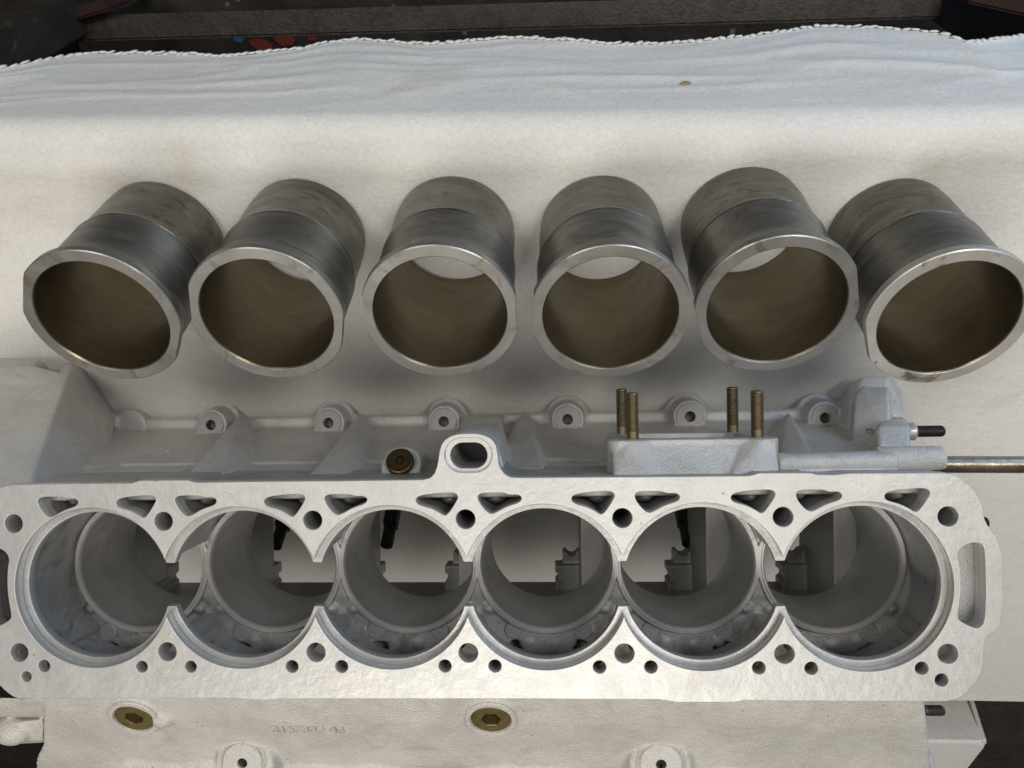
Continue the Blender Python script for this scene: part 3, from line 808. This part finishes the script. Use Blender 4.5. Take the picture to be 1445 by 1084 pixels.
# body with an open port: four walls round a recess
def pbx(x0, x1, y0, y1, z0, z1): hull(bm, [(x, y, z) for x in (x0, x1) for y in (y0, y1) for z in (z0, z1)])
yb_ = yt - 0.003
hull(bm, [(x, y, z) for x in (xa + 0.010, xb - 0.010) for y, z in ((yb_, -0.0185), (y_face - 0.001, ZP0 - 0.0022), (yb_, -0.045), (y_face - 0.001, -0.042))])
for x0, x1, x2, x3 in ((xa, xa + 0.024, xa, xa + 0.036), (xb - 0.020, xb, xb - 0.034, xb)):
    hull(bm, [(x0, y_face - 0.001, ZP0 - 0.002), (x1, y_face - 0.001, ZP0), (x0, y_face - 0.001, -0.045), (x1, y_face - 0.001, -0.045), (x2, yb_, -0.0170), (x3, yb_, -0.0190), (x2, yb_, -0.05), (x3, yb_, -0.05), ((x0 + x1) / 2, y_face - 0.001, ZP0 + 0.0015), ((x2 + x3) / 2, yb_, -0.0158)])
hull(bm, [(x, y, z) for x in (xa, xb) for y in (y_face - 0.005, y_face - 0.001) for z in (ZP0 - 0.0005, -0.042)])
pbx(xa, xb, yb_, y_face - 0.001, ZP1, ZP1 + 0.010)
pbx(xa, xa + 0.018, yb_, y_face - 0.001, ZP1, -0.036)
pbx(xb - 0.018, xb, yb_, y_face - 0.001, ZP1, -0.036)
pbx(xa, xb, yb_ - 0.002, yb_ + 0.010, ZP1, -0.03)
for px, z in ((893, -0.038), (1069, -0.038), (878, -0.080), (1040, -0.080)):
    p = B(px, 612, z); cyl(bm, (p[0], yb_, z), (0, 1, 0), 0.0092, y_face - yb_ - 0.001, 28)
# swelling at the two ends and along the foot
cyl(bm, (xa + 0.006, yb_, -0.036), (0, 1, 0), 0.009, y_face - yb_ - 0.001, 24)
cyl(bm, (xb - 0.006, yb_, -0.036), (0, 1, 0), 0.009, y_face - yb_ - 0.001, 24)
pm = link('pad_body', casting(bm, 0.0011, 5), 'cast', pad, angle=60)
def stud_mesh(r, L, pitch=0.00125, plain_len=0.005, seg=18):
    prof = [(0.0001, 0), (r * 0.93, 0), (r * 0.93, plain_len)]
    z = plain_len
    while z < L - 0.002:
        prof += [(r, z + 0.3 * pitch), (r, z + 0.45 * pitch), (r * 0.86, z + 0.85 * pitch), (r * 0.86, z + pitch)]
        z += pitch
    prof += [(r * 0.95, z), (r * 0.9, z + 0.0008), (r * 0.72, z + 0.0016), (0.0001, z + 0.0016)]
    return lathe(prof, seg, closed=False)
for px, row0, row1, z, r, mt in ((893, 616, 553, -0.038, 0.0043, 'stud'), (1069, 615, 550, -0.038, 0.0045, 'stud'), (878, 606, 549, -0.080, 0.0043, 'stud'), (1034, 605, 547, -0.080, 0.0044, 'stud')):
    p0, p1 = B(px, row0, z), B(px, row1, z)
    L_ = p1[1] - (y_face - 0.001)
    link('stud', stud_mesh(r, L_), mt, pad, axis_matrix((p0[0], y_face - 0.001, z), (0.0, 1, 0)), angle=25)

# oil-gallery fitting on the upper side: brass plug with a hole
fit = lathe([(0.0030, -0.004), (0.0030, -0.0006), (0.0036, 0.0), (0.0072, 0.0), (0.0080, -0.0012), (0.0082, -0.0016), (0.0094, -0.0020), (0.0098, -0.0028), (0.0098, -0.0060), (0.0090, -0.0068), (0.003, -0.0068)], 40)
fo = link('brass_plug', fit, 'bronze', blk, axis_matrix(pc + ax_pl * 0.0078, ax_pl), angle=30)
link('hole', lathe([(0.0001, -0.004), (0.0031, -0.0038), (0.0031, -0.001)], 20, closed=False), 'black', fo)
# short stud at the right-hand end
p0 = B(1283, 609, -0.115)
so = link('stud', stud_mesh(0.0044, 0.026, 0.00125, 0.004), 'dark_stud', blk, axis_matrix(p0, (1, 0, 0), (0, 1, 0)), angle=25)
link('collar', lathe([(0.003, -0.003), (0.0064, -0.003), (0.0068, -0.002), (0.0068, 0.003), (0.0058, 0.0042), (0.003, 0.0042)], 24), 'land', so)
hx_ = B(1223, 610, -0.137)
bm = bmesh.new(); cyl(bm, (hx_[0], hx_[1], hx_[2]), (0, 0.2, 1), 0.0032, 0.003, 16)

# ---- lower side casting (picture bottom)
bm = bmesh.new()
XA, XB = B(64, 1000, -0.03)[0], B(1306, 1000, -0.03)[0]
FLANK = [(-0.0722, -0.0148), (-0.104, -0.033), (-0.134, -0.054), (-0.150, -0.0635), (-0.196, -0.100)]
def flank_z(y):
    f_ = np.array(FLANK)[::-1]
    return float(np.interp(y, f_[:, 0], f_[:, 1]))
def BF(px, py, lift=0.0):
    z = -0.03
    for _ in range(30): z = flank_z(B(px, py, z)[1]) + lift
    return B(px, py, z)
S1 = [(-0.0690, -0.0148), (-0.0722, -0.0148), (-0.104, -0.033), (-0.134, -0.054), (-0.126, -0.072), (-0.0690, -0.072)]
def sect(sec, lx, rx):
    hull(bm, [(x, y, z) for (y, z), a, b_ in zip(sec, lx, rx) for x in (a, b_)])
def x_for(px, y, z):
    """x of the block point (x, y, z) that stands at photograph column px"""
    k = (px - CX) / F
    a0 = RB @ np.array([0, y, z]) + TB
    return float((-k * a0[2] - a0[0]) / (RB[0, 0] + k * RB[2, 0]))
EL = lambda y: 66 if y > -0.10 else (60 if y > -0.14 else 50)
ER = lambda y: 1302 if y > -0.09 else (1309 if y > -0.12 else 1313)
def flank_piece(sec): sect(sec, [x_for(EL(y), y, max(z, flank_z(y) - 0.002)) for y, z in sec], [x_for(ER(y), y, max(z, flank_z(y) - 0.002)) for y, z in sec])
flank_piece(S1)
flank_piece([(-0.120, -0.062), (-0.134, -0.054), (-0.150, -0.0635), (-0.196, -0.100), (-0.190, -0.118), (-0.150, -0.09)])
xe = (x_for(50, -0.196, -0.100), x_for(1313, -0.196, -0.100))
sect([(-0.182, -0.10), (-0.196, -0.102), (-0.205, -0.19), (-0.19, -0.19)], (xe[0],) * 4, (xe[1],) * 4)
# soft waves in the flank
for k in range(9):
    xx = XA + (XB - XA) * (k + 0.5) / 9 + random.uniform(-0.02, 0.02)
    ball(bm, (xx, random.uniform(-0.160, -0.145), -0.074), random.uniform(0.03, 0.05), 0.022, 0.012)
# bosses for the two socket plugs
n_s = np.array([0, -0.51, 0.86]); n_s /= np.linalg.norm(n_s)
PLUGS = [(191, 1010.5), (693, 1012)]
plug_at = []
for px, py in PLUGS:
    p = BF(px, py) + n_s * 0.0022; plug_at.append(p)
    cyl(bm, p - n_s * 0.02, n_s, 0.0215, 0.0195, 40, 0.0185)
pb = BF(228, 1008, -0.003); ball(bm, pb, 0.010, 0.010, 0.006)
# eared bosses with small holes near the bottom of the frame
EARS = [(342, 1077), (933, 1079)]
ear_at = []
for px, py in EARS:
    p = BF(px, py, 0.010); ear_at.append(p); ez = p[2]
    cyl(bm, (p[0], p[1] - 0.004, -0.11), (0, 0, 1), 0.044, 0.11 + ez - 0.0035, 48, 0.0215)
    cyl(bm, (p[0], p[1] - 0.001, -0.10), (0, 0, 1), 0.020, 0.10 + ez - 0.0004, 40, 0.0160)
# left-hand shoulder and mounting nub
hull(bm, [tuple(B(px, py, z)) for px, py, z in ((-60, 985, -0.030), (75, 985, -0.020), (-60, 1012, -0.040), (75, 1012, -0.042), (-60, 985, -0.07), (75, 985, -0.07), (70, 1010, -0.08), (-60, 1010, -0.08))])
hull(bm, [tuple(B(px, py, z)) for px, py, z in ((-40, 1020, -0.08), (62, 1016, -0.075), (-40, 1044, -0.085), (62, 1046, -0.085), (20, 1050, -0.10), (-40, 1048, -0.12), (64, 1048, -0.12), (-40, 1010, -0.12), (64, 1010, -0.12))])
pb = B(18, 1030, -0.083); ball(bm, pb, 0.016, 0.012, 0.010)
cb = bmesh.new()
for p in plug_at: cyl(cb, p - n_s * 0.014, n_s, 0.0139, 0.03, 44)
for p in ear_at: cyl(cb, (p[0], p[1], p[2] - 0.012), (0, 0, 1), 0.0036, 0.03, 24)
link('lower_side_casting', casting(bm, 0.0015, 6, cb), 'cast_light', blk, angle=60)
# socket plugs
def plug_mesh():
    bm = bmesh.new()
    n = 42
    ro, ri = 0.0138, 0.0068
    outer_b = [bm.verts.new((ro * math.cos(2 * PI * k / n), ro * math.sin(2 * PI * k / n), -0.003)) for k in range(n)]
    outer = [bm.verts.new((ro * math.cos(2 * PI * k / n), ro * math.sin(2 * PI * k / n), 0.0008)) for k in range(n)]
    o2 = [bm.verts.new(((ro - 0.0009) * math.cos(2 * PI * k / n), (ro - 0.0009) * math.sin(2 * PI * k / n), 0.0016)) for k in range(n)]
    def hexr(a):
        m = (a % (PI / 3)) - PI / 6
        return ri * math.cos(PI / 6) / math.cos(m)
    def ring(sc, z): return [bm.verts.new((hexr(2 * PI * k / n) * sc * math.cos(2 * PI * k / n), hexr(2 * PI * k / n) * sc * math.sin(2 * PI * k / n), z)) for k in range(n)]
    h0, h1, h2 = ring(1.08, 0.0016), ring(1.0, 0.0010), ring(0.98, -0.009)
    for A, B_ in ((outer_b, outer), (outer, o2), (o2, h0), (h0, h1), (h1, h2)):
        for k in range(n): bm.faces.new((A[k], A[(k + 1) % n], B_[(k + 1) % n], B_[k]))
    bm.faces.new(h2)
    return mesh_from(bm)
pmh = plug_mesh()
seat = lathe([(0.0140, -0.002), (0.0140, 0.0010), (0.0146, 0.0022), (0.0172, 0.0022), (0.0182, 0.0012), (0.0182, -0.004)], 48)
for p, rot in zip(plug_at, (0.15, 0.02)):
    mtx = axis_matrix(p - n_s * 0.0016, n_s) @ Matrix.Rotation(rot, 4, 'Z')
    po = link('socket_plug', pmh.copy(), 'brass', blk, mtx, angle=25)
    link('plug_seat', seat.copy(), 'cast_light', po)
earf = lathe([(0.0036, -0.004), (0.0036, -0.0004), (0.0040, 0.0), (0.0142, 0.0), (0.0150, -0.0008), (0.0150, -0.004)], 40)
for p in ear_at:
    eo = link('ear_face', earf.copy(), 'cast_light', blk, Matrix.Translation((p[0], p[1], p[2] + 0.0006)))
    link('hole', lathe([(0.0001, -0.008), (0.0036, -0.0075), (0.0036, -0.002)], 20, closed=False), 'dark_stud', eo)
# lower stud at the right-hand end
p0 = B(1303, 1002.5, -0.05)
link('stud', stud_mesh(0.0036, 0.0135, 0.0011, 0.002), 'dark_stud', blk, axis_matrix(p0, (1, 0, 0), (0, 1, 0)), angle=25)
# side bolt behind the right-hand slot
p0 = B(1382, 738, -0.02)
link('side_bolt', stud_mesh(0.0042, 0.0052, 0.0012, 0.002), 'black', blk, axis_matrix(p0, (1, 0, 0), (0, 1, 0)), angle=25)

# raised foundry number, worn
def raised_text(txt, size, p, nrm, xdir, mat, depth=0.0006):
    cu = bpy.data.curves.new('num', 'FONT'); cu.body = txt; cu.size = size; cu.extrude = depth; cu.bevel_depth = 0.0003
    cu.space_character = 1.05
    o = bpy.data.objects.new('tmp', cu); COL.objects.link(o)
    me = evaluated(o)
    return link('cast_number', me, mat, blk, axis_matrix(p, nrm, xdir), angle=50)
n_t = np.array([0, -0.56, 0.83])
raised_text('2167339 45', 0.0105, BF(385, 1031.5) + n_t * 0.0004, n_t, (1, 0, 0), 'cast_light', 0.0011)
raised_text('ff', 0.006, B(236, 640, -0.142) + np.array([0, 0.002, 0.001]), (0, 0.98, 0.19), (1, 0, 0), 'cast')

# ---- round bar through the right-hand boss
p0, p1 = B(1310, 655.5, -0.034), B(1620, 656, -0.034)
bm = bmesh.new(); cyl(bm, p0, p1 - p0, 0.0056, float(np.linalg.norm(p1 - p0)), 32)
rod = link('steel_bar', mesh_from(bm), 'rod', None, BW)
tag(rod, 'long round brownish steel bar sticking out of the block at the right', 'steel bar')

# ---- black posts that carry the block, seen through the bores
for i, (px, py, w) in enumerate(((388, 774, 0.0060), (545, 772, 0.0062), (972, 770, 0.0062), (1148, 770, 0.0055))):
    p = b2w(B(px, py, -0.214))
    bm = bmesh.new()
    hull(bm, [(p[0] + sx * w, p[1] + sy * w, z) for sx in (-1, 1) for sy in (-1, 1) for z in (0.0012, p[2] - 0.025)])
    cyl(bm, (p[0], p[1], p[2] - 0.026), (0, 0, 1), w * 0.95, 0.024, 20)
    lab = ['black post under the block seen through the second bore from the left', 'black post under the block seen through the third bore from the left',
           'black post under the block seen through the second bore from the right', 'black post under the block seen through the rightmost bore'][i]
    tag(link('support_post', mesh_from(bm), 'black'), lab, 'post', 'black posts under the block')

# ================================================================== LINERS
RF, RI, RS = 0.0529, 0.0440, 0.0462
LH = 0.1152
LIN = [(-0.2971, -0.2914), (-0.1840, -0.2905), (-0.0672, -0.2896), (0.0454, -0.2903), (0.1527, -0.2846), (0.2654, -0.2950)]
ROT = [-24, -12, 0, 0, 17, 20]
LAB = ['leftmost upright cylinder liner, overlapping the clutch end of the block',
       'dull steel cylinder liner second from the left on the white cloth',
       'cylinder liner third from the left, directly beyond the oil lobe of the block',
       'cylinder liner third from the right, behind the two left studs of the intake pad',
       'cylinder liner with rust streak on its side, second from the right',
       'rightmost cylinder liner with a scuffed flange face coloured bright as lamp glare']
SEG = 160
flange = lathe([(RI + 0.0003, LH - 0.0045), (RI + 0.0003, LH - 0.0009), (RI + 0.0010, LH), (RF - 0.0007, LH), (RF, LH - 0.0006), (RF, LH - 0.0058), (RF - 0.0006, LH - 0.0064), (RF - 0.0016, LH - 0.0068), (RF - 0.0016, LH - 0.0080), (RI + 0.0040, LH - 0.0080)], SEG, clampx=0.0503)
zg = 0.056
barrel = lathe([(RI + 0.0004, zg + 0.002), (0.0452, zg + 0.0012), (0.0462, zg + 0.0014), (0.0482, zg + 0.0018), (0.0486, zg + 0.0024), (0.0484, zg + 0.0036), (0.0484, 0.088), (0.0485, 0.094), (0.0488, 0.099), (0.0494, 0.1032), (0.0501, 0.1064), (0.0503, 0.1074), (RI + 0.0004, 0.1074)], SEG)
skirt = lathe([(RI + 0.0004, 0.0), (RS - 0.0010, 0.0), (RS - 0.0002, 0.0012), (RS, 0.004), (0.0468, 0.012), (0.0470, 0.050), (0.0476, zg - 0.002), (0.0478, zg - 0.0008), (0.0472, zg), (0.0458, zg + 0.0004), (RI + 0.0004, zg + 0.0006)], SEG)
boresf = lathe([(RI, 0.0008), (RI, LH - 0.0012), (RI + 0.0006, LH - 0.0004), (RI + 0.0014, LH - 0.006), (RI + 0.0014, 0.0020)], SEG)
for me_, mt in ((flange, 'l_flange'), (barrel, 'l_barrel'), (skirt, 'l_skirt'), (boresf, 'l_bore')):
    me_.materials.append(MAT[mt]); finish(me_, 30)
for (x, y), r, lab in zip(LIN, ROT, LAB):
    L_ = empty('cylinder_liner', Matrix.Translation((x, y, 0.0022)) @ Matrix.Rotation(math.radians(r), 4, 'Z'))
    tag(L_, lab, 'cylinder liner', 'cylinder liners standing in a row on the cloth')
    fl, ba = flange, barrel
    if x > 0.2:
        fl = flange.copy(); fl.materials.clear(); fl.materials.append(MAT['l_flange_glare'])
    if 0.1 < x < 0.2:
        ba = barrel.copy(); ba.materials.clear(); ba.materials.append(MAT['l_barrel_rust'])
    for nm, me_ in (('flange', fl), ('barrel', ba), ('skirt', skirt), ('bore_surface', boresf)):
        o = bpy.data.objects.new(nm, me_); COL.objects.link(o); o.parent = L_
